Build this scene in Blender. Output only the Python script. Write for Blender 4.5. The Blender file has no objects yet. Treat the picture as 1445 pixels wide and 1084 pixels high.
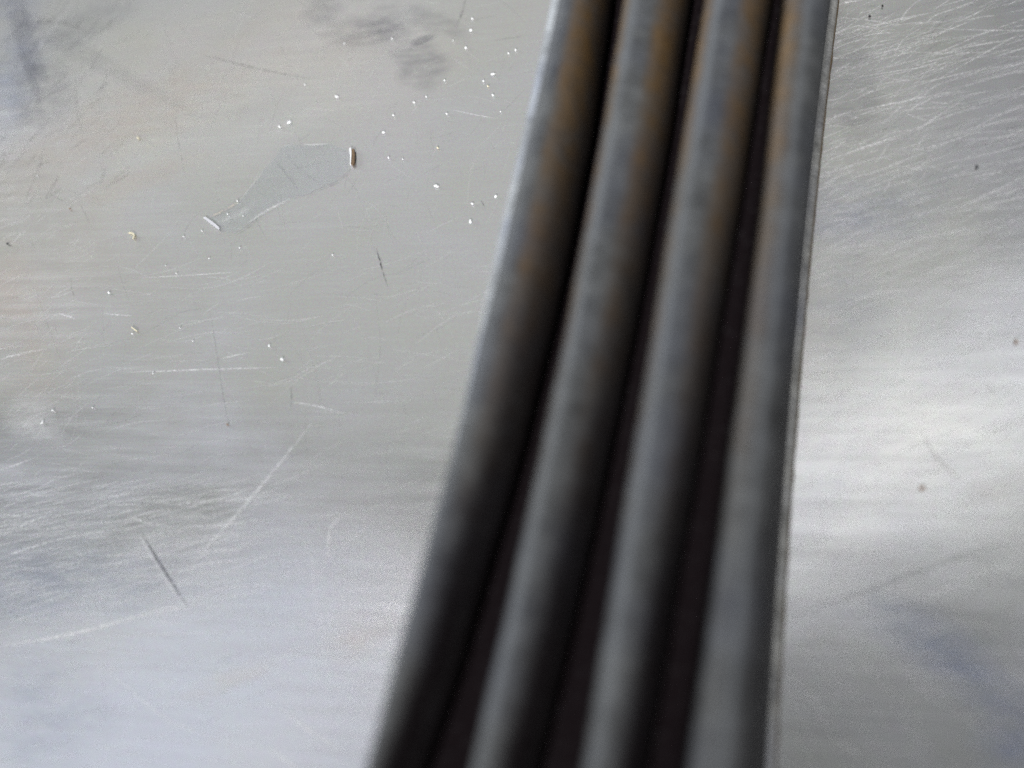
import bpy, math, random
import numpy as np
from mathutils import Vector, Matrix, noise as mnoise

random.seed(7)
sc = bpy.context.scene

# ------------------------------------------------------------------ camera
W, H = 1445.0, 1084.0                      # the photograph's own pixel grid, used to read positions off it
F = 1505.0                                 # focal length in those pixels
CAM_H = 0.20                               # lens height above the metal sheet (m)
dn = np.array([0.20, 0.45, 1.0]); dn /= np.linalg.norm(dn)      # "straight down" seen from the camera
Yc = np.array([0, -1.0, 0]); Yc -= Yc.dot(dn) * dn; Yc /= np.linalg.norm(Yc)
Xc = np.cross(Yc, -dn)
right = Vector((Xc[0], Yc[0], -dn[0])); down = Vector((Xc[1], Yc[1], -dn[1])); fwd = Vector((Xc[2], Yc[2], -dn[2]))
cam_d = bpy.data.cameras.new('camera'); cam = bpy.data.objects.new('camera', cam_d)
sc.collection.objects.link(cam)
m = Matrix((right, -down, -fwd)).transposed().to_4x4(); m.translation = (0, 0, CAM_H)
cam.matrix_world = m
cam_d.sensor_width = 36.0; cam_d.lens = F / W * 36.0
cam_d.clip_start = 0.005; cam_d.clip_end = 50
cam_d.dof.use_dof = True; cam_d.dof.focus_distance = 0.247; cam_d.dof.aperture_fstop = 5.2
sc.camera = cam

def at(px, py, h=0.0):
    """the point at height h that stands at photo position px, py"""
    r = np.array([(px - W / 2) / F, (py - H / 2) / F, 1.0])
    p = r * (CAM_H - h) / r.dot(dn)
    return Vector((p.dot(Xc), p.dot(Yc), h))

# ------------------------------------------------------------------ world, lamps, exposure
world = bpy.data.worlds.new('World'); sc.world = world; world.use_nodes = True
bg = world.node_tree.nodes['Background']
bg.inputs[0].default_value = (0.86, 0.92, 1.0, 1); bg.inputs[1].default_value = 0.15

def lamp(name, loc, aim, sx, sy, power, col, spread=180):
    d = bpy.data.lights.new(name, 'AREA'); d.shape = 'RECTANGLE'; d.size = sx; d.size_y = sy
    d.energy = power; d.color = col; d.spread = math.radians(spread)
    o = bpy.data.objects.new(name, d); sc.collection.objects.link(o)
    o.location = loc
    o.rotation_euler = (Vector(aim) - Vector(loc)).to_track_quat('-Z', 'Y').to_euler()
    return o
# ceiling lamps placed by their reflections in the sheet, plus an added left fill
def refl(px, py, z):
    p = at(px, py); return Vector((p.x, p.y, 0)) * (1 + z / CAM_H) + Vector((0, 0, z))
def overhead(name, px, py, wpx, hpx, radiance, col, turn):
    """a ceiling fitting 2 m up whose mirror image in the sheet falls round px, py"""
    a = refl(px, py, 2.0); k = CAM_H / dn[2] / F * 11
    sx, sy = wpx * k, hpx * k
    o = lamp(name, (a.x, a.y, 2.0 if name == 'ceiling_panel' else 1.96), (a.x, a.y, 0), sx, sy, radiance * math.pi * sx * sy, col)
    o.rotation_euler = (0, 0, math.radians(turn)); return o
overhead('ceiling_panel', 560, 130, 1750, 1230, .39, (1.0, 1.0, 0.92), 0)
overhead('ceiling_tube', 1385, 615, 800, 240, 1.35, (0.95, 0.96, 1.0), 22)
overhead('ceiling_tube', 130, 1085, 900, 500, .95, (0.80, 0.86, 1.0), 12)
overhead('ceiling_tube', 480, 930, 380, 60, 5.0, (1.0, 0.98, 0.95), 20)
overhead('ceiling_tube', 330, 150, 620, 90, .85, (1.0, 0.95, 0.90), 22)
def spot(name, loc, aim, cone, power, col):
    d = bpy.data.lights.new(name, 'SPOT'); d.energy = power; d.color = col; d.spot_size = math.radians(cone); d.spot_blend = 1.0; d.shadow_soft_size = .16
    o = bpy.data.objects.new(name, d); sc.collection.objects.link(o); o.location = loc
    o.rotation_euler = (Vector(aim) - Vector(loc)).to_track_quat('-Z', 'Y').to_euler(); return o
spot('added_spotlight', (-.12, -1.5, 1.15), (-.02, .26, 0), 14.2, 315, (1.0, 0.985, 0.97))  # added lamp; its cone edge darkens the near end of the strip
lamp('left_fill_light', (-1.7, .75, .55), (0, .1, 0), 0.9, 0.6, 30, (0.93, 0.97, 1.0))  # added fill that brightens the left shoulders of the ribs

sc.view_settings.view_transform = 'Standard'; sc.view_settings.look = 'None'
sc.view_settings.exposure = 0.0; sc.view_settings.gamma = 1.0
sc.cycles.use_denoising = False
sc.cycles.use_adaptive_sampling = False
sc.cycles.max_bounces = 6; sc.cycles.transparent_max_bounces = 64

# ------------------------------------------------------------------ helpers
class NT:
    def __init__(s, name):
        s.m = bpy.data.materials.new(name); s.m.use_nodes = True
        s.t = s.m.node_tree; s.t.nodes.clear()
        s.out = s.n('ShaderNodeOutputMaterial')
    def n(s, t, **k):
        x = s.t.nodes.new(t)
        for a, b in k.items(): setattr(x, a, b)
        return x
    def l(s, a, b): s.t.links.new(a, b)
    def val(s, x, i, v):
        if hasattr(v, 'links') or hasattr(v, 'is_linked'): s.l(v, x.inputs[i])
        else: x.inputs[i].default_value = v
    def math(s, op, a, b=0.0, clamp=False):
        x = s.n('ShaderNodeMath', operation=op, use_clamp=clamp); s.val(x, 0, a); s.val(x, 1, b); return x.outputs[0]
    def mix(s, f, a, b, mode='MIX'):
        x = s.n('ShaderNodeMixRGB', blend_type=mode); s.val(x, 0, f); s.val(x, 1, a); s.val(x, 2, b); return x.outputs[0]
    def noise(s, vec, scale, detail=3, rough=.55, dist=0):
        x = s.n('ShaderNodeTexNoise'); s.l(vec, x.inputs['Vector'])
        x.inputs['Scale'].default_value = scale; x.inputs['Detail'].default_value = detail
        x.inputs['Roughness'].default_value = rough; x.inputs['Distortion'].default_value = dist
        return x
    def ramp(s, f, a, b, lo=0.0, hi=1.0):
        x = s.n('ShaderNodeMapRange'); s.val(x, 0, f); s.val(x, 1, a); s.val(x, 2, b); s.val(x, 3, lo); s.val(x, 4, hi); return x.outputs[0]
    def mapped(s, vec, scale=(1, 1, 1), rot=(0, 0, 0)):
        x = s.n('ShaderNodeMapping'); s.l(vec, x.inputs[0]); x.inputs['Rotation'].default_value = rot; x.inputs['Scale'].default_value = scale; return x.outputs[0]

def plain(name, col, rough=.6, metal=0.0, var=.25, scale=2500):
    t = NT(name); b = t.n('ShaderNodeBsdfPrincipled'); co = t.n('ShaderNodeTexCoord').outputs['Object']
    nz = t.noise(co, scale)
    t.l(t.mix(nz.outputs[0], tuple(c * (1 - var) for c in col) + (1,), tuple(min(1, c * (1 + var)) for c in col) + (1,)), b.inputs['Base Color'])
    b.inputs['Roughness'].default_value = rough; b.inputs['Metallic'].default_value = metal
    t.l(b.outputs[0], t.out.inputs[0]); return t.m

def build(name, verts, faces, mat, parent=None, smooth=False, attrs=None):
    me = bpy.data.meshes.new(name); me.from_pydata([tuple(v) for v in verts], [], faces); me.materials.append(mat)
    if smooth: me.polygons.foreach_set('use_smooth', [True] * len(me.polygons))
    for an, vals in (attrs or {}).items():
        A = me.attributes.new(an, 'FLOAT', 'POINT'); A.data.foreach_set('value', vals)
    me.update()
    o = bpy.data.objects.new(name, me); sc.collection.objects.link(o)
    if parent: o.parent = parent
    return o

def tag(o, label=None, cat=None, group=None, kind=None):
    if label: o['label'] = label
    if cat: o['category'] = cat
    if group: o['group'] = group
    if kind: o['kind'] = kind
    return o

# ------------------------------------------------------------------ the metal sheet
def sheet_material():
    t = NT('worn_aluminium'); b = t.n('ShaderNodeBsdfPrincipled')
    co = t.n('ShaderNodeTexCoord').outputs['Object']
    rot = (0, 0, math.radians(-16))
    fine = t.noise(co, 4200, 2, .7)                                   # grain of the rolled metal
    grit = t.noise(co, 1500, 3, .6)
    blot = t.noise(co, 22, 4, .6, .6)                                 # cloudy oxidation
    brush = t.noise(t.mapped(co, (60, 1500, 1), rot), 1.0, 4, .65)    # wiping marks, all one way
    brush2 = t.noise(t.mapped(co, (25, 420, 1), (0, 0, math.radians(-24))), 1.0, 4, .65)
    base = t.mix(t.ramp(blot.outputs[0], .35, .65), (.60, .605, .58, 1), (.62, .62, .64, 1))
    warm = t.noise(co, 14, 3, .5)
    base = t.mix(t.ramp(warm.outputs[0], .5, .75, 0, .5), base, (.66, .61, .57, 1))
    chroma = t.n('ShaderNodeTexNoise'); t.l(co, chroma.inputs['Vector']); chroma.inputs['Scale'].default_value = 2600; chroma.inputs['Detail'].default_value = 2
    base = t.mix(.30, base, chroma.outputs['Color'], 'OVERLAY')
    base = t.mix(t.ramp(fine.outputs[0], .3, .7, 0, .12), base, (.40, .40, .41, 1))
    base = t.mix(t.ramp(brush.outputs[0], .45, .75, 0, .16), base, (.78, .78, .80, 1))
    t.l(base, b.inputs['Base Color'])
    b.inputs['Metallic'].default_value = .75
    r = t.ramp(brush2.outputs[0], .3, .7, .16, .25)
    r = t.math('ADD', r, t.ramp(blot.outputs[0], .3, .7, -.03, .05))
    t.l(r, b.inputs['Roughness'])
    # relief: slow dents, then the brushing and grit
    dent = t.noise(co, 17, 2, .5, .4); dent2 = t.noise(t.mapped(co, (40, 90, 1), rot), 1, 2, .5, .5)
    hgt = t.math('ADD', t.math('MULTIPLY', dent.outputs[0], 1.0), t.math('MULTIPLY', dent2.outputs[0], .06))
    bu = t.n('ShaderNodeBump'); bu.inputs['Strength'].default_value = 1; bu.inputs['Distance'].default_value = .0007
    t.l(hgt, bu.inputs['Height'])
    bu2 = t.n('ShaderNodeBump'); bu2.inputs['Strength'].default_value = 1; bu2.inputs['Distance'].default_value = .000009
    t.l(t.math('ADD', brush.outputs[0], t.math('MULTIPLY', grit.outputs[0], .6)), bu2.inputs['Height'])
    t.l(bu.outputs[0], bu2.inputs['Normal'])
    t.l(bu2.outputs[0], b.inputs['Normal'])
    t.l(b.outputs[0], t.out.inputs[0]); return t.m
M_sheet = sheet_material()

sx0, sx1, sy0, sy1, th = -.55, .55, -.30, .75, -.003
sheet = build('metal_sheet',
    [(sx0, sy0, 0), (sx1, sy0, 0), (sx1, sy1, 0), (sx0, sy1, 0), (sx0, sy0, th), (sx1, sy0, th), (sx1, sy1, th), (sx0, sy1, th)],
    [(0, 1, 2, 3), (7, 6, 5, 4), (0, 4, 5, 1), (1, 5, 6, 2), (2, 6, 7, 3), (3, 7, 4, 0)], M_sheet)
tag(sheet, kind='structure')

def film_material(name, col, rough, metal, patchy=0.0, scale=900, detail=4):
    """a mark whose density comes from the point attribute 'mark_strength'"""
    t = NT(name); b = t.n('ShaderNodeBsdfPrincipled'); tr = t.n('ShaderNodeBsdfTransparent'); mx = t.n('ShaderNodeMixShader')
    b.inputs['Base Color'].default_value = col + (1,); b.inputs['Roughness'].default_value = rough; b.inputs['Metallic'].default_value = metal
    a = t.n('ShaderNodeAttribute', attribute_name='mark_strength').outputs['Fac']
    if patchy:
        co = t.n('ShaderNodeTexCoord').outputs['Object']
        nz = t.noise(t.mapped(co, (1, 2.4, 1), (0, 0, -.45)) if detail > 5 else co, scale, detail, .65)
        a = t.math('MULTIPLY', a, t.ramp(nz.outputs[0], .5 - .25 * patchy, .5 + .2 * patchy), True)
    t.l(a, mx.inputs[0]); t.l(tr.outputs[0], mx.inputs[1]); t.l(b.outputs[0], mx.inputs[2]); t.l(mx.outputs[0], t.out.inputs[0])
    return t.m
M_bright = film_material('bare_scratch', (.95, .95, .96), .5, .1, .6, 1400)
M_dark_mark = film_material('dark_scratch_reflection', (.06, .06, .065), .5, .3, .5, 1600)
M_brownscr = film_material('brown_scratch', (.34, .26, .22), .6, .2, .6, 900)
M_smear = film_material('oily_smear', (.13, .13, .17), .5, .3, .9, 150, 7)
M_smear_blue = film_material('blue_smear', (.20, .25, .42), .5, .3, .9, 130, 7)
M_warm_smear_glint = film_material('warm_smear_glint', (.62, .50, .42), .6, .3, .9, 130, 7)
M_pale_smear_glint = film_material('pale_smear_glint', (.85, .85, .86), .55, .3, .9, 130, 7)

def smooth_line(pts, n):
    """Catmull-Rom through pixel points"""
    if len(pts) == 2:
        return [(pts[0][0] + (pts[1][0] - pts[0][0]) * i / (n - 1), pts[0][1] + (pts[1][1] - pts[0][1]) * i / (n - 1)) for i in range(n)]
    P = [pts[0]] + list(pts) + [pts[-1]]; out = []
    for i in range(n):
        s = i / (n - 1) * (len(pts) - 1); k = min(int(s), len(pts) - 2); f = s - k
        q = []
        for c in (0, 1):
            a, b, d, e = P[k][c], P[k + 1][c], P[k + 2][c], P[k + 3][c]
            q.append(.5 * (2 * b + (d - a) * f + (2 * a - 5 * b + 4 * d - e) * f * f + (3 * b - a - 3 * d + e) * f ** 3))
        out.append(tuple(q))
    return out

def sliver(pts, w, dens, V, Fc, D, z, n=None, jit=.35):
    n = n or (4 if len(pts) == 2 else 5 * len(pts))
    L = smooth_line(pts, n)
    base = len(V)
    for i, (x, y) in enumerate(L):
        x0, y0 = L[max(0, i - 1)]; x1, y1 = L[min(n - 1, i + 1)]
        dx, dy = x1 - x0, y1 - y0; l = math.hypot(dx, dy) or 1
        s = i / (n - 1); tp = math.sin(math.pi * min(max(s, .04), .96)) ** .6
        jx = random.uniform(-jit, jit)
        ww = w * .5 * (.45 + .55 * tp)
        for k, dd in ((-1, 0), (0, 1), (1, 0)):
            p = at(x - dy / l * (k * ww + jx), y + dx / l * (k * ww + jx)); p.z = z
            V.append(p); D.append(dens * dd * tp * random.uniform(.6, 1.15))
        if i:
            a = base + 3 * (i - 1); b = base + 3 * i
            Fc.append((a, a + 1, b + 1, b)); Fc.append((a + 1, a + 2, b + 2, b + 1))

zcount = [0]
def scratch(pts, w, dens, mat=None, name='scratch', label=None):
    V, Fc, D = [], [], []
    zcount[0] += 1
    sliver(pts, w, dens, V, Fc, D, .00008 + .0000006 * zcount[0], n=(14 if len(pts) == 2 else 8 * len(pts)))
    o = build(name, V, Fc, mat or M_bright, sheet, attrs={'mark_strength': D})
    if label: o['label'] = label
    return o

LS = [  # bright scratches: points, width px, density
 ([(-8, 913), (60, 903), (110, 893), (160, 880), (245, 855)], 9, .75),
 ([(440, 597), (390, 660), (338, 722), (296, 768), (263, 810)], 8, .45),
 ([(413, 568), (445, 573), (480, 582)], 5, .5),
 ([(179, 526), (280, 522), (389, 519)], 4.5, .5), ([(308, 507), (352, 498)], 4, .4),
 ([(200, 392), (265, 389), (335, 384)], 4, .35), ([(82, 443), (92, 445), (106, 450)], 5, .85),
 ([(145, 443), (188, 446)], 4, .45), ([(-5, 509), (28, 500), (66, 493)], 6, .5), ([(-5, 666), (45, 648)], 6, .4),
 ([(140, 714), (200, 711)], 5, .4), ([(238, 713), (300, 707)], 5, .3),
 ([(-5, 792), (35, 776), (80, 762), (150, 750)], 5, .4), ([(0, 842), (60, 828), (120, 815)], 6, .3),
 ([(155, 948), (200, 988), (250, 1022), (345, 1056)], 6, .45), ([(396, 1000), (433, 1029), (484, 1058)], 7, .5),
 ([(381, 1056), (400, 1070), (420, 1087)], 8, .55), ([(150, 898), (240, 895), (345, 891)], 4, .4),
 ([(639, 155), (664, 161), (702, 168)], 2.5, .5), ([(480, 730), (466, 748), (463, 792)], 8, .35),
 ([(425, 760), (440, 790), (446, 850), (460, 905)], 5, .25), ([(180, 728), (200, 735), (240, 745)], 6, .35),
 ([(640, 310), (600, 330)], 3, .2), ([(90, 20), (60, 60), (40, 95)], 7, .3), ([(400, 206), (415, 206)], 3, .3),
 ([(1186, 5), (1200, 3), (1222, -1)], 4, .95), ([(1189, 53), (1215, 41), (1254, 32), (1306, 21)], 4, .6),
 ([(1177, 104), (1188, 96), (1202, 88)], 5, .55), ([(1238, 85), (1292, 72)], 3.5, .5),
 ([(1168, 175), (1182, 163), (1210, 157)], 5, .6), ([(1205, 158), (1262, 146), (1320, 134)], 3.5, 1.0), ([(1320, 134), (1362, 128)], 3, .6),
 ([(1161, 229), (1206, 213), (1266, 192)], 4.5, .8), ([(1266, 192), (1340, 163), (1390, 149)], 4.5, .4),
 ([(1273, 214), (1308, 209)], 4, .45), ([(1168, 204), (1195, 195)], 6, .5), ([(1364, 252), (1445, 236)], 6, .5),
 ([(1160, 262), (1178, 252), (1205, 240)], 5, .5), ([(1168, 290), (1190, 300), (1230, 296)], 4, .4), ([(1158, 330), (1185, 318), (1215, 308)], 6, .5),
 ([(1155, 362), (1190, 350), (1240, 345)], 6, .45), ([(1190, 230), (1202, 248), (1210, 262)], 3, .4),
 ([(1150, 436), (1197, 428), (1235, 415), (1290, 407)], 7, .65), ([(1150, 408), (1185, 395)], 7, .5),
 ([(1139, 517), (1157, 507), (1195, 491)], 8, .9), ([(1152, 571), (1179, 559), (1209, 544)], 9, .9), ([(1145, 547), (1190, 530)], 6, .4),
 ([(1397, 368), (1389, 398), (1361, 443)], 9, .4), ([(1436, 395), (1428, 432)], 9, .3),
 ([(1398, 612), (1445, 588)], 9, .3), ([(1162, 700), (1160, 760), (1163, 805)], 11, .35),
]
for p, w, d in LS: scratch(p, w * .85, d * 1.25)
DS = [
 ([(410.5, 543), (411.5, 560), (410, 580)], 3, .45), ([(296, 436), (306, 500), (315, 560), (324, 602)], 2.5, .28),
 ([(245, 140), (250, 190), (262, 250)], 2.5, .22), ([(288, 78), (360, 96), (440, 112)], 4.5, .32),
 ([(40, 32), (85, 32), (126, 45)], 9, .28), ([(658, -4), (652, 18), (643, 40)], 5, .35), ([(697, 58), (749, 49)], 3, .22),
 ([(100, 390), (101, 408), (106, 420)], 3, .3), ([(200, 190), (215, 205), (225, 208)], 2, .2), ([(106, 105), (108, 150), (118, 200)], 4, .2),
 ([(679, 283), (682, 289), (685, 294)], 2.5, .6), ([(1108, 874), (1192, 845), (1270, 817), (1348, 788), (1450, 758)], 11, .26),  # the long diagonal entry is the painted edge of a reflection
 ([(1445, 596), (1395, 612), (1330, 642)], 8, .14), ([(598, 245), (625, 232)], 3, .2), ([(565, 30), (572, 48)], 2, .3),
]
for p, w, d in DS: scratch(p, w, d, M_dark_mark)
scratch([(1299, 606), (1317, 640), (1334, 658), (1355, 678)], 8, .35, M_brownscr)
scratch([(1393, 540), (1400, 560)], 10, .30, M_brownscr)
scratch([(200, 753), (222, 789), (243, 823), (265, 856)], 4.4, 1.3, M_dark_mark, 'gouge', 'long dark straight gouge at the lower left of the sheet')
scratch([(195, 753), (217, 790), (237, 823), (256, 852)], 4.5, .6, M_bright)
scratch([(531, 351), (536, 368), (541, 386), (548, 406)], 3.4, .95, M_dark_mark, 'gouge', 'short black gouge between the tape scrap and the ribbed strip')

# hundreds of hair-fine wiping scratches, too many to count
V, Fc, D = [], [], []
def fine_field(n, x0, x1, y0, y1, ang, spread, l0, l1, w, dens, curve=.05):
    for _ in range(n):
        x, y = random.uniform(x0, x1), random.uniform(y0, y1)
        a = math.radians(random.gauss(ang, spread)); L = random.uniform(l0, l1) * random.uniform(.4, 1)
        c = random.gauss(0, curve) * L
        dx, dy = math.cos(a), -math.sin(a)
        pts = [(x, y), (x + dx * L / 2 - dy * c, y + dy * L / 2 + dx * c), (x + dx * L, y + dy * L)]
        sliver(pts, random.uniform(.7, 1.3) * w, dens * random.uniform(.3, 1.2), V, Fc, D, .00003 + random.random() * .00004, n=7, jit=.15)
fine_field(600, -60, 330, 690, 880, 12, 4, 40, 170, 3.0, .30)
fine_field(420, -60, 700, 380, 1100, 10, 14, 30, 170, 2.6, .22)
fine_field(260, -60, 760, -20, 380, 25, 35, 15, 90, 2.2, .12)
fine_field(330, 1110, 1440, -20, 420, 16, 7, 40, 260, 2.4, .6, .02)
fine_field(240, 1130, 1300, 20, 340, 24, 16, 14, 110, 2.2, .7, .07)
fine_field(300, 1080, 1450, 380, 860, 18, 6, 40, 240, 3.0, .42, .02)
fine_field(160, 1090, 1450, 860, 1100, -48, 12, 30, 120, 5.0, .12)
fine_field(220, -20, 110, 60, 700, 32, 12, 20, 70, 3.0, .22)
fine_field(120, 30, 720, 20, 1080, 88, 25, 20, 120, 2.4, .12)
tag(build('fine_scratches', V, Fc, M_bright, sheet, attrs={'mark_strength': D}), kind='stuff')
V, Fc, D = [], [], []
fine_field(160, -60, 700, 380, 1100, 12, 14, 30, 120, 3.0, .12)
fine_field(140, -60, 760, -20, 380, 20, 40, 15, 80, 2.4, .13)
fine_field(200, 1120, 1440, -20, 860, 18, 12, 20, 110, 3.2, .16)
fine_field(90, -20, 160, -20, 300, 48, 14, 20, 90, 5, .22)
fine_field(120, 40, 720, 20, 1080, -82, 14, 20, 160, 2.0, .12)
tag(build('dark_fine_scratches', V, Fc, M_dark_mark, sheet, attrs={'mark_strength': D}), kind='stuff')

def smear(cx, cy, rx, ry, ang, dens, mat, seed=0):
    """soft-edged patch lying on the sheet: stains and painted glints"""
    V, Fc, D = [], [], []
    zcount[0] += 1; z = .00008 + .0000006 * zcount[0]
    ca, sa = math.cos(math.radians(ang)), -math.sin(math.radians(ang)); NA, NR = 40, 7
    for j in range(NR + 1):
        for i in range(NA):
            t = 2 * math.pi * i / NA
            rr = j / NR * (1 + .35 * mnoise.noise(Vector((math.cos(t) * 1.5 + seed * 7.3, math.sin(t) * 1.5, seed))))
            x, y = rr * rx * math.cos(t), rr * ry * math.sin(t)
            p = at(cx + x * ca - y * sa, cy + x * sa + y * ca); p.z = z
            V.append(p); D.append(dens * (min(1, (1 - j / NR) * 2.2) if mat is M_smear else (1 - j / NR) ** .8))
            if j:
                a = (j - 1) * NA + i; b = (j - 1) * NA + (i + 1) % NA
                Fc.append((a, b, b + NA, a + NA))
    o = build('smear', V, Fc, mat, sheet, attrs={'mark_strength': D}); return o
SM = [(520, 45, 55, 20, 6, .30, M_smear), (545, 28, 30, 22, 40, .16, M_smear), (596, 90, 30, 38, 70, .30, M_smear), (612, 30, 16, 45, 70, .22, M_smear), (598, 56, 20, 6, 25, .35, M_smear),
      (455, 15, 32, 18, 20, .22, M_smear), (15, 110, 40, 90, -20, .40, M_smear_blue), (38, 60, 16, 80, 15, .38, M_smear), (10, 5, 60, 25, 0, .3, M_smear_blue), (130, 30, 70, 25, 30, .18, M_smear),
      (60, 130, 40, 50, 20, .22, M_smear), (110, 70, 160, 14, -28, .14, M_smear),
      (150, 190, 170, 45, 24, .35, M_warm_smear_glint), (10, 420, 50, 70, 0, .35, M_warm_smear_glint), (40, 510, 70, 80, 10, .25, M_warm_smear_glint), (300, 90, 200, 70, 10, .20, M_warm_smear_glint),
      (40, 590, 30, 34, 0, .4, M_pale_smear_glint), (65, 610, 26, 14, -30, .35, M_pale_smear_glint),
      (70, 830, 190, 55, 8, .28, M_smear_blue), (60, 1000, 90, 90, 0, .22, M_smear_blue),
      (1375, 960, 150, 40, -42, .34, M_smear_blue), (1310, 905, 110, 40, -25, .28, M_smear_blue), (1425, 1060, 50, 50, 0, .35, M_smear_blue),
      (1220, 300, 120, 45, 10, .28, M_smear_blue), (1200, 120, 40, 80, 10, .22, M_smear), (1190, 460, 60, 90, 10, .18, M_smear_blue),
      (1400, 690, 60, 20, 25, .16, M_warm_smear_glint),
      (520, 885, 50, 18, 30, .4, M_pale_smear_glint), (505, 900, 60, 30, 30, .2, M_warm_smear_glint), (330, 955, 80, 14, 20, .4, M_pale_smear_glint), (320, 962, 60, 16, 20, .2, M_warm_smear_glint),  # glints of reflected lamps, painted as pale and warm patches
      (1150, 770, 22, 50, 82, .2, M_pale_smear_glint), (200, 250, 100, 20, 20, .3, M_warm_smear_glint)]  # the first entry is a painted glint
SM = [(a, b, c * 1.25, d * 1.25, e, f * {M_smear_blue: .75, M_warm_smear_glint: .75, M_pale_smear_glint: .8, M_smear: .8}[g], g) for a, b, c, d, e, f, g in SM]
for i, s in enumerate(SM): smear(*s, seed=i + 1)

# ------------------------------------------------------------------ the ribbed strip
TOP, DEPTH = .050, .019                       # height of the crowns, depth of the grooves
def fit(pts, h, deg=2):
    q = [at(x, y, h) for y, x in pts]
    return np.poly1d(np.polyfit([p.y for p in q], [p.x for p in q], deg))
SH = TOP - .0015
lines = [  # each rib's left and right shoulder, read at crown height
 (fit([(0, 785), (270, 726), (340, 708), (720, 613), (1084, 512)], SH), fit([(0, 838), (360, 768), (900, 616), (1084, 553)], SH)),
 (fit([(0, 879), (360, 816), (900, 704), (1084, 662)], SH), fit([(0, 953), (360, 893), (900, 765), (1084, 731)], SH)),
 (fit([(0, 994), (360, 938), (900, 846), (1084, 824)], SH), fit([(0, 1074), (360, 1020), (900, 915), (1084, 898)], SH)),
 (fit([(0, 1107), (360, 1072), (900, 990), (1084, 978)], SH), fit([(0, 1172), (360, 1136), (700, 1098), (850, 1084), (1084, 1072)], SH))]
lip_in = fit([(0, 1173), (260, 1146), (400, 1133), (600, 1115), (700, 1104), (850, 1095), (1084, 1086)], .003)
lip_out = fit([(0, 1182), (260, 1155), (400, 1143), (600, 1124), (700, 1114), (850, 1105), (1084, 1098)], .003)

def strip_material(name, grey, rust):
    t = NT(name); b = t.n('ShaderNodeBsdfPrincipled'); co = t.n('ShaderNodeTexCoord').outputs['Object']
    blot = t.noise(co, 190, 5, .7); patch = t.noise(co, 55, 3, .6); grain = t.noise(co, 900, 4, .7)
    base = t.mix(t.ramp(blot.outputs[0], .3, .7), tuple(c * .5 for c in grey) + (1,), tuple(c * 1.65 for c in grey) + (1,))
    base = t.mix(t.ramp(patch.outputs[0], .45, .7, 0, .5), base, (grey[0] * .72, grey[1] * .78, grey[2] * 1.08, 1))
    ru = t.n('ShaderNodeAttribute', attribute_name='rust').outputs['Fac']
    spot = t.noise(co, 160, 5, .7)
    f = t.math('MULTIPLY', ru, t.ramp(spot.outputs[0], .35, .6, .35, 1.0), True)
    base = t.mix(f, base, t.mix(t.ramp(blot.outputs[0], .35, .65), rust + (1,), tuple(c * .5 for c in rust) + (1,)))
    gr = t.n('ShaderNodeAttribute', attribute_name='grime_shade').outputs['Fac']
    we = t.n('ShaderNodeAttribute', attribute_name='crest_light').outputs['Fac']
    base = t.mix(t.math('MULTIPLY', we, t.ramp(patch.outputs[0], .3, .6, .45, .9), True), base, (grey[0] * 1.8, grey[1] * 1.85, grey[2] * 1.95, 1))  # lighter crest colour, a painted highlight
    base = t.mix(gr, base, (.010, .0072, .0085, 1))  # groove grime, with shade painted into the same dark colour
    base = t.mix(t.ramp(grain.outputs[0], .55, .75, 0, .3), base, (grey[0] * 2, grey[1] * 2, grey[2] * 2, 1))
    t.l(base, b.inputs['Base Color'])
    t.l(t.math('MAXIMUM', t.ramp(blot.outputs[0], .3, .7, .55, .78), t.math('MULTIPLY', gr, .95)), b.inputs['Roughness'])
    t.l(t.ramp(gr, 0, .8, .4, .03), b.inputs['Specular IOR Level'])
    bu = t.n('ShaderNodeBump'); bu.inputs['Strength'].default_value = .6; bu.inputs['Distance'].default_value = .0004
    t.l(t.math('ADD', blot.outputs[0], grain.outputs[0]), bu.inputs['Height']); t.l(bu.outputs[0], b.inputs['Normal'])
    t.l(b.outputs[0], t.out.inputs[0]); return t.m
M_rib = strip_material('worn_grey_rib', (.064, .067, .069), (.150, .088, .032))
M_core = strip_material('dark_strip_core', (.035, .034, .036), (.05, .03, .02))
M_lip = strip_material('pale_strip_edge', (.22, .222, .215), (.13, .095, .05))
M_rust = strip_material('rusty_strip_foot', (.12, .10, .065), (.15, .10, .05))

strip = bpy.data.objects.new('ribbed_strip', None); sc.collection.objects.link(strip)
strip.empty_display_size = .02
tag(strip, 'thick dark grey strip with three deep black grooves edged in rusty brown', 'ribbed strip')
YS = np.linspace(-.09, .30, 131)
def loft(name, prof, mat, smooth=True):
    """prof(Y) -> list of (x, z, rust, grime), closed round"""
    V, Fc, R_, G_, W_ = [], [], [], [], []
    for i, y in enumerate(YS):
        pr = prof(y); n = len(pr)
        for x, z, r, g, *w in pr:
            V.append((x, y, z)); R_.append(r); G_.append(g); W_.append(w[0] if w else 0)
        if i:
            for k in range(n):
                a = (i - 1) * n + k; b = (i - 1) * n + (k + 1) % n
                Fc.append((a, b, b + n, a + n))
    Fc.append(tuple(range(n))); Fc.append(tuple(reversed([(len(YS) - 1) * n + k for k in range(n)])))
    return build(name, V, Fc, mat, strip, smooth, {'rust': R_, 'grime_shade': G_, 'crest_light': W_})

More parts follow.
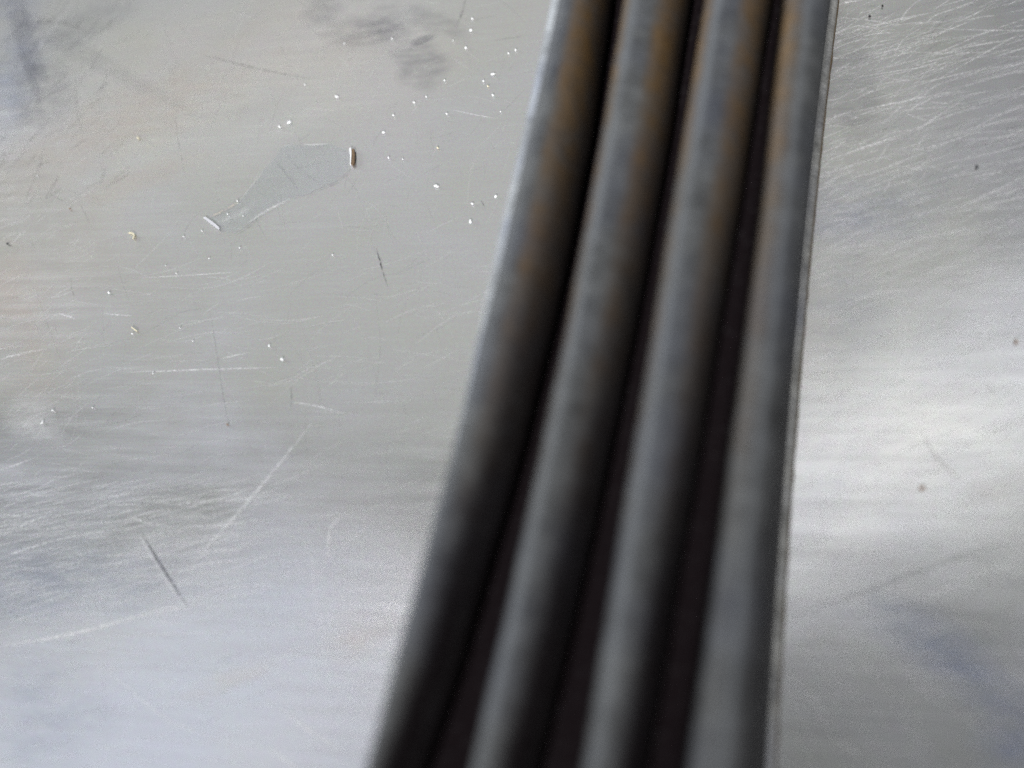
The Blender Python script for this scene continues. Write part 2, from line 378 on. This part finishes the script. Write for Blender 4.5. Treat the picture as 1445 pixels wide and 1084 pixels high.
def rib_profile(k):
    lf, rf = lines[k]
    def f(y):
        w1 = .00025 * mnoise.noise(Vector((y * 60, k * 5.1, 0))); w2 = .00025 * mnoise.noise(Vector((y * 60, k * 5.1, 9)))
        yy = min(max(y, -.02), .22)
        x0 = lf(yy) + (y - yy) * lf.deriv()(yy) + w1; x1 = rf(yy) + (y - yy) * rf.deriv()(yy) + w2; w = x1 - x0
        rs = min(1, max(0.05, (y - .035) / .10))
        z = TOP + .0002 * mnoise.noise(Vector((y * 40, k * 3.3, 4)))
        L, R = (0 if k == 0 else 1), (0 if k == 3 else 1)
        lo = z - DEPTH; low_shade = min(1, max(0, 1 - (y - .0) / .13)); top = 1 - low_shade; e = -.0016 if k == 3 else 0; q = R * low_shade  # shade painted darker toward the near end, on top of the grime
        c = (.0, .20, .22, .46)[k]                       # where the highlight painted along the crest runs
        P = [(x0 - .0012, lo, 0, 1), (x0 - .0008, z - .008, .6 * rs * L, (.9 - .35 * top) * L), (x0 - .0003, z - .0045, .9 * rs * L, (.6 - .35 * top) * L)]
        for f, dz in ((0, .0026), (.07, .0014), (.14, .0007), (.20, .0003), (.27, .0001), (.34, 0), (.42, 0), (.50, .0001), (.58, .0002), (.66, .0004), (.76, .0009), (.88, .0022), (1.0, .0046)):
            rust = 0
            if L: rust = max(0, min(1, 1.25 - f / (c * .9 + 1e-6)))
            if R: rust = max(rust, min(1, max(0, (f - (.42 if k == 0 else .60)) / .2)))
            crest_light = math.exp(-((f - c - .05) / .065) ** 2) if L else .25 * math.exp(-((f - .2) / .12) ** 2)
            gm = R * min(1, max(0, (f - .80) / .4)) * (.7 - .35 * top) + .12 * low_shade + q * min(1, max(0, (f - .45) / .4)) * .75 + L * low_shade * max(0, .35 - f * 3)
            if k == 3: gm += .55 * low_shade * min(1, max(0, (f - .55) / .2))
            P.append((x0 + f * w, z - dz, rust * rs, min(1, gm), crest_light))
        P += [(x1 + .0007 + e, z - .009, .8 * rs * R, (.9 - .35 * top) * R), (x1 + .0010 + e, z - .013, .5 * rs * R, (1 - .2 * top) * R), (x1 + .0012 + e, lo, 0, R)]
        return P
    return f
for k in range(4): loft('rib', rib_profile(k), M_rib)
def core(y):
    yy = min(max(y, -.02), .22); e = y - yy
    a = lines[0][0](yy) + e * lines[0][0].deriv()(yy); b = lines[3][1](yy) + e * lines[3][1].deriv()(yy)
    li = lip_in(yy) + e * lip_in.deriv()(yy)
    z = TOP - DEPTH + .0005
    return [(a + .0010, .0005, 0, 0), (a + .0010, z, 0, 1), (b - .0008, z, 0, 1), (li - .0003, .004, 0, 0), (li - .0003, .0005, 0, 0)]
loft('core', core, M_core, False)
def lip(y):
    yy = min(max(y, -.02), .22); e = y - yy
    a = lip_in(yy) + e * lip_in.deriv()(yy); b = lip_out(yy) + e * lip_out.deriv()(yy)
    a -= .0015
    return [(a, .0009, 0, 0), (a, .0036, .1, 0), (a + .0012, .0038, .1, 0), (b - .0008, .0031, .0, 0), (b - .0002, .0029, .3, 0), (b, .0022, .8, 0), (b, .0009, 1, 0)]
loft('edge_lip', lip, M_lip)
M_wing = strip_material('pale_halo_lip', (.27, .285, .30), (.3, .27, .25))
def wing(y):
    yy = min(max(y, -.02), .22); e = y - yy
    a = lines[0][0](yy) + e * lines[0][0].deriv()(yy)
    z = TOP - .008; p = .0034 * min(1, max(.35, (y + .02) / .12))
    return [(a + .0015, z - .003, 0, 0), (a - p, z - .003, 0, 0), (a - p - .0002, z - .0022, 0, 0), (a - p + .0004, z - .0012, 0, 0), (a + .0015, z, 0, 0)]
loft('halo_lip', wing, M_wing)  # added lip standing in for the pale halo along this side
def foot(y):
    yy = min(max(y, -.02), .22); e = y - yy
    b = lip_out(yy) + e * lip_out.deriv()(yy) + .0002 * mnoise.noise(Vector((y * 300, 1, 2)))
    return [(b - .004, .0001, 1, 0), (b - .004, .00085, 1, 0), (b + .0001, .00085, 1, 0), (b + .0003, .0001, 1, 0)]
loft('foot_seam', foot, M_rust, False)

# ------------------------------------------------------------------ the scrap of clear tape
M_tape = None
def tape_material():
    t = NT('clear_tape'); b = t.n('ShaderNodeBsdfPrincipled'); tr = t.n('ShaderNodeBsdfTransparent'); mx = t.n('ShaderNodeMixShader')
    co = t.n('ShaderNodeTexCoord').outputs['Object']; nz = t.noise(co, 170, 6, .65)
    t.l(t.mix(nz.outputs[0], (.42, .44, .46, 1), (.66, .67, .68, 1)), b.inputs['Base Color']); b.inputs['Roughness'].default_value = .28
    t.l(t.ramp(nz.outputs[0], .35, .7, .0, .09), mx.inputs[0]); tr.inputs[0].default_value = (.98, .985, .99, 1)
    t.l(tr.outputs[0], mx.inputs[1]); t.l(b.outputs[0], mx.inputs[2]); t.l(mx.outputs[0], t.out.inputs[0]); return t.m
tape = bpy.data.objects.new('tape_scrap', None); sc.collection.objects.link(tape); tape.location = at(400, 262)
tape.empty_display_size = .005
tag(tape, 'torn wedge of clear sticky tape stuck flat on the metal sheet', 'tape')
def loc_build(name, V, Fc, mat, parent, **k):
    b = parent.location
    return build(name, [Vector(v) - b for v in V], Fc, mat, parent, **k)
def slab(outline, z0, z1, n_sub=1, rag=0.0):
    pts = []
    for i in range(len(outline)):
        a, b = outline[i], outline[(i + 1) % len(outline)]
        for s in range(n_sub):
            f = s / n_sub; pts.append((a[0] + (b[0] - a[0]) * f + random.uniform(-rag, rag), a[1] + (b[1] - a[1]) * f + random.uniform(-rag, rag)))
    n = len(pts); V = []
    for x, y in pts: p = at(x, y); V.append(Vector((p.x, p.y, z0)))
    for x, y in pts: p = at(x, y); V.append(Vector((p.x, p.y, z1)))
    return V, [tuple(range(n - 1, -1, -1)), tuple(range(n, 2 * n))] + [(i, (i + 1) % n, (i + 1) % n + n, i + n) for i in range(n)]
OUT = [(291, 309), (337, 286), (347, 271), (374, 240), (392, 215), (407, 203), (430, 205), (456, 202), (481, 208), (495, 215), (492, 238), (473, 257), (446, 268), (430, 277), (409, 281), (386, 291), (368, 304), (332, 329), (310, 326)]
V, Fc = slab(OUT, .00018, .00025, 4, 1.3)
loc_build('tape_film', V, Fc, tape_material(), tape)
M_white = plain('white_debris', (.84, .85, .86), .9, 0, .12)
M_whitish = plain('whitened_film', (.62, .62, .66), .7, 0, .3)
M_tapedge = film_material('whitened_tape_edge', (.80, .80, .80), .5, 0, .9, 900)
M_tapegrey = film_material('tape_crease', (.22, .22, .24), .5, 0, .8, 700)
def film_line(name, pts, w, dens, mat, parent, z):
    V, Fc, D = [], [], []; sliver(pts, w, dens, V, Fc, D, z, n=10 * len(pts), jit=.5)
    return loc_build(name, V, Fc, mat, parent, attrs={'mark_strength': D})
film_line('crease', [(388, 226), (403, 245), (421, 268)], 3, .5, M_tapegrey, tape, .00027)
film_line('crease', [(400, 210), (415, 232), (440, 252), (456, 262)], 4, .25, M_tapegrey, tape, .000275)
film_line('torn_edge', [(428, 205), (445, 205), (462, 204)], 4, .8, M_tapedge, tape, .00028)
film_line('torn_edge', [(350, 316), (372, 301), (395, 289), (410, 281)], 5, .75, M_tapedge, tape, .000285)
film_line('torn_edge', [(297, 307), (318, 297), (338, 285)], 4, .7, film_material('yellowed_tape_edge', (.72, .60, .48), .5, 0, .8, 900), tape, .00029)
film_line('torn_edge', [(300, 322), (318, 312), (344, 300), (362, 284)], 13, .35, M_tapedge, tape, .000292)
film_line('torn_edge', [(338, 284), (352, 268), (372, 242)], 3, .4, M_tapedge, tape, .000295)
film_line('torn_edge', [(430, 279), (450, 268), (476, 257), (494, 240)], 2.6, .85, M_tapegrey, tape, .0003)
film_line('torn_edge', [(332, 331), (350, 320), (372, 304)], 2.4, .9, M_tapegrey, tape, .000305)
film_line('torn_edge', [(303, 302), (322, 292), (350, 272)], 2.0, .6, M_tapegrey, tape, .00031)
V, Fc = slab([(288, 309), (291, 307.5), (303, 316), (311.5, 324), (310.2, 326), (299, 317.5)], .0003, .0006, 2, .3)
loc_build('folded_corner', V, Fc, M_whitish, tape)

# ------------------------------------------------------------------ debris
def flake_mesh(name, px, py, l, w, ang, hgt, mat, seed):
    """small faceted crumb resting on the sheet"""
    rnd = random.Random(seed); c = at(px, py); V = []; n = 7
    ca, sa = math.cos(math.radians(ang)), -math.sin(math.radians(ang))
    for ring, (rr, z) in enumerate(((.85, .0), (1.0, .35), (.62, .9))):
        for i in range(n):
            t = 2 * math.pi * (i + .3 * ring) / n; q = rr * rnd.uniform(.6, 1.2)
            x, y = q * l / 2 * math.cos(t), q * w / 2 * math.sin(t)
            p = at(px + x * ca - y * sa, py + x * sa + y * ca)
            V.append((p.x - c.x, p.y - c.y, z * hgt * rnd.uniform(.85, 1.1) if z else 0))
    V.append((0, 0, hgt))
    Fc = [tuple(range(n - 1, -1, -1))]
    for r in (0, 1):
        for i in range(n): Fc.append((r * n + i, r * n + (i + 1) % n, (r + 1) * n + (i + 1) % n, (r + 1) * n + i))
    for i in range(n): Fc.append((2 * n + i, 2 * n + (i + 1) % n, 3 * n))
    o = build(name, V, Fc, mat); o.location = (c.x, c.y, .00032)
    return o
M_cream = plain('yellowish_debris', (.74, .68, .50), .6, 0, .15)
M_black = plain('black_grit', (.03, .028, .03), .6, 0, .2)
M_brown = plain('brown_grit', (.26, .14, .07), .7, 0, .3)
named = [ # px, py, length, width, angle, material, label
 (409, 174, 9.0, 5.0, 25, M_white, 'oval white crumb just above the torn tape scrap, larger of the pair'),
 (395, 180, 5.0, 4.2, 0, M_white, 'small round white crumb at the lower left of the oval crumb above the tape scrap'),
 (476, 138, 6.5, 5.0, 0, M_white, 'round white crumb alone below the dark smears, above the tape scrap'),
 (616, 264, 9.5, 5.5, -12, M_white, 'largest white flake, lying flat midway between the tape scrap and the ribbed strip'),
 (667, 289, 5.4, 4.2, 15, M_white, 'white crumb beside a tiny dark hair, left of the ribbed strip'),
 (700, 278.5, 4.6, 6.5, -20, M_white, 'white crumb nearest the left edge of the ribbed strip'),
 (664.5, 313.5, 5.5, 7.8, -15, M_white, 'upright oval white crumb, lowest of the three beside the ribbed strip'),
 (399, 508, 6.5, 6.5, 0, M_white, 'round white crumb in the middle of the bare sheet, above the short dark scratch'),
 (381, 489, 4.2, 5.6, 0, M_white, 'small white crumb just up and left of the round crumb amid the bare sheet'),
 (61, 597, 9.0, 4.4, 42, M_white, 'tilted rod shaped white crumb on the pale left smear'),
 (76, 580, 5.5, 4.0, -30, M_white, 'small white crumb just above the rod shaped crumb at the left edge'),
 (155, 414, 5.0, 4.5, 0, M_white, 'single white crumb left of centre above the short bright scratches'),
 (696, 106, 8.0, 3.6, 18, M_white, 'long white crumb at the top of the cluster beside the ribbed strip'),
 (542, 188, 6.0, 4.0, 15, M_white, 'white crumb to the upper right of the brown crumb on the tape'),
 (665, 44, 5.5, 5.0, 0, M_white, 'white crumb in the middle of the column of three near the top edge'),
 (196, 196, 5.0, 4.5, 0, M_cream, 'yellowish crumb on the warm smear in the upper left'),
 (618, 210, 4.6, 3.4, -30, M_cream, 'yellowish crumb right of the tape scrap, above the largest white flake'),
 (689, 123, 3.6, 3.2, -40, M_cream, 'faint yellowish crumb inside the white cluster beside the ribbed strip'),
 (12, 345, 5.0, 4.0, 0, M_black, 'black grain of grit at the far left edge of the sheet'),
 (1245, 10.5, 4.2, 4.0, 0, M_black, 'black grain nearest the top edge, right of the ribbed strip'),
 (1227, 25, 5.0, 4.0, 0, M_black, 'black grain just below its neighbour at the top right of the ribbed strip'),
 (1377.6, 237.5, 7.0, 4.4, 10, M_black, 'dark grain beside a long pale scratch on the right of the sheet'),
 (100, 296, 3.4, 3.2, 0, M_brown, 'faint brown grain in the left part of the sheet, left of the tape scrap'),
 (322, 600, 3.8, 3.4, 0, M_brown, 'tiny brown grain at the lower end of a hair thin dark scratch'),
 (1301, 689, 9.0, 7.0, 0, M_brown, 'brown speck on the bright reflection right of the ribbed strip'),
 (1433, 483, 5.0, 9.0, 0, M_brown, 'brown speck close to the right edge of the sheet'),
]
for i, (x, y, l, w, a, mt, lab) in enumerate(named):
    nm = {M_white: 'white_crumb', M_cream: 'yellowish_crumb', M_black: 'black_grain', M_brown: 'brown_grain'}[mt]
    ob = flake_mesh(nm, x, y, l * .85, w * .85, a, .00018 + .00002 * min(l, w), mt, i)
    if mt is M_white: grp = 'white crumbs scattered on the sheet'
    elif mt is M_cream: grp = 'yellowish crumbs scattered on the sheet'
    else: grp = 'dark grains scattered on the sheet'
    tag(ob, lab, 'crumb' if mt in (M_white, M_cream) else 'grain', grp)
tiny = [(431, 121, 3), (54, 249, 3), (260, 335, 3), (339, 351, 3), (322, 303, 3), (336, 285, 3.4), (286, 327, 3.2), (554, 56, 3.6), (667, 28, 4.4), (658, 69, 4.4), (640, 59, 2.4), (487, 63, 3),
        (728, 72, 4), (718, 77, 3), (683, 116, 4), (696, 136, 4.2), (628, 115, 3.4), (602, 138, 3.2), (585, 146, 3.6), (556, 164, 4.2), (631, 162, 3.6), (707, 159, 2.6), (549, 224, 3.8), (569, 226, 3.2),
        (296, 366, 3), (235, 376, 2.6), (250, 387, 3), (132, 576, 3.4), (255, 464, 3), (273, 482, 3.2), (217, 528, 3), (188, 472, 4), (470, 361, 2.4), (344, 306, 2.4)]
tiny_labels = [
 'pinhead white speck near the right end of the long faint dark scratch',
 'pinhead white speck alone at the far left, below the dark blue smear',
 "pinhead pale speck just left of the tape scrap's folded corner",
 'pinhead white speck on bare metal just below the narrow end of the tape',
 'pinhead white speck in the middle of the narrow end of the tape',
 "pinhead pale speck on the upper edge of the tape's narrow end",
 "pinhead white speck touching the lower side of the tape's folded corner",
 'pinhead white speck at the lower edge of the longest dark smear',
 'white speck nearest the top edge, uppermost of the column of three',
 'white speck lowest in the column of three near the top edge',
 'faintest white speck, just left of the column of three near the top',
 'pinhead white speck at the left tip of the longest dark smear',
 'white speck closest to the ribbed strip near the top, right of a fainter one',
 'faint white speck just left of the one closest to the ribbed strip near the top',
 'white speck at the left of the small cluster below the long white crumb',
 'white speck lowest in the small cluster beside the ribbed strip',
 'white speck just under the right end of the smaller dark smear',
 'tiny white speck below the smaller dark smear, upper right of two near each other',
 'tiny white speck below the smaller dark smear, lower left of two near each other',
 'white speck midway between the smaller dark smear and the crumb over the rusty flake',
 'white speck at the left start of a short thin pale scratch',
 'faintest white speck beside the strip, at the right end of a short pale scratch',
 'white speck right of the rusty flake, left one of a level pair',
 'white speck right of the rusty flake, right one of a level pair',
 'pinhead white speck below the tape, above the right end of a level pale scratch',
 'pinhead white speck just above the level pale scratch left of centre',
 'pinhead white speck lying on the level pale scratch left of centre',
 'pinhead white speck right of the rod shaped crumb at the left edge',
 'pinhead pale speck left of the two crumbs in mid sheet, upper of two',
 'pinhead pale speck left of the two crumbs in mid sheet, lower of two',
 'pinhead white speck on the long level scratch left of centre',
 'pale speck directly below the tiny straight shaving',
 'pinhead white speck left of the short black gouge',
 "pinhead white speck close to the lower edge of the tape's narrow end"]
for i, (x, y, s) in enumerate(tiny):
    ob = flake_mesh('white_speck', x, y, s * .85, s * .75, random.uniform(0, 180), .0003, M_white, 100 + i)
    tag(ob, tiny_labels[i], 'speck', 'pinhead white specks of dust')

# bent yellowish shaving and the brown crumb on the end of the tape
def ribbon(name, pts, w, hgt, mat):
    V, Fc = [], []; c = at(*pts[len(pts) // 2]); L = smooth_line(pts, 12)
    for i, (x, y) in enumerate(L):
        x0, y0 = L[max(0, i - 1)]; x1, y1 = L[min(11, i + 1)]; dx, dy = x1 - x0, y1 - y0; l = math.hypot(dx, dy)
        for k, z in ((-1, 0), (-.7, 1), (.7, 1), (1, 0)):
            p = at(x - dy / l * k * w / 2, y + dx / l * k * w / 2); V.append((p.x - c.x, p.y - c.y, z * hgt))
        if i:
            a = 4 * (i - 1)
            for k in range(4): Fc.append((a + k, a + (k + 1) % 4, a + 4 + (k + 1) % 4, a + 4 + k))
    Fc += [(3, 2, 1, 0), (44, 45, 46, 47)]
    o = build(name, V, Fc, mat); o.location = (c.x, c.y, .00032); return o
tag(ribbon('metal_shaving', [(183, 331), (186, 330), (191, 333), (189, 339)], 2.2, .0003, M_cream), 'tiny hooked yellowish shaving left of the tape scrap', 'shaving')
tag(ribbon('metal_shaving', [(187, 463), (191, 466), (195, 469)], 1.8, .0003, M_cream), 'tiny straight pale shaving in the middle left of the sheet', 'shaving')
M_rustflake = plain('rust_flake', (.16, .105, .06), .8, 0, .5, 1800)
fl = bpy.data.objects.new('rust_flake', None); sc.collection.objects.link(fl); fl.location = at(498, 225); fl.empty_display_size = .002
tag(fl, 'rusty brown flake with a white edge at the right tip of the tape', 'flake')
V, Fc = slab([(497, 213), (501, 213), (502.2, 220), (501.4, 232), (499.5, 236), (497, 234), (497.5, 224)],   .0003, .0008, 2, .3); loc_build('rusty_side', V, Fc, M_rustflake, fl)
V, Fc = slab([(494, 212), (497, 211), (497.4, 222), (496.6, 234), (495.4, 235), (495.9, 224)], .0003, .00085, 2, .3); loc_build('white_side', V, Fc, M_white, fl)
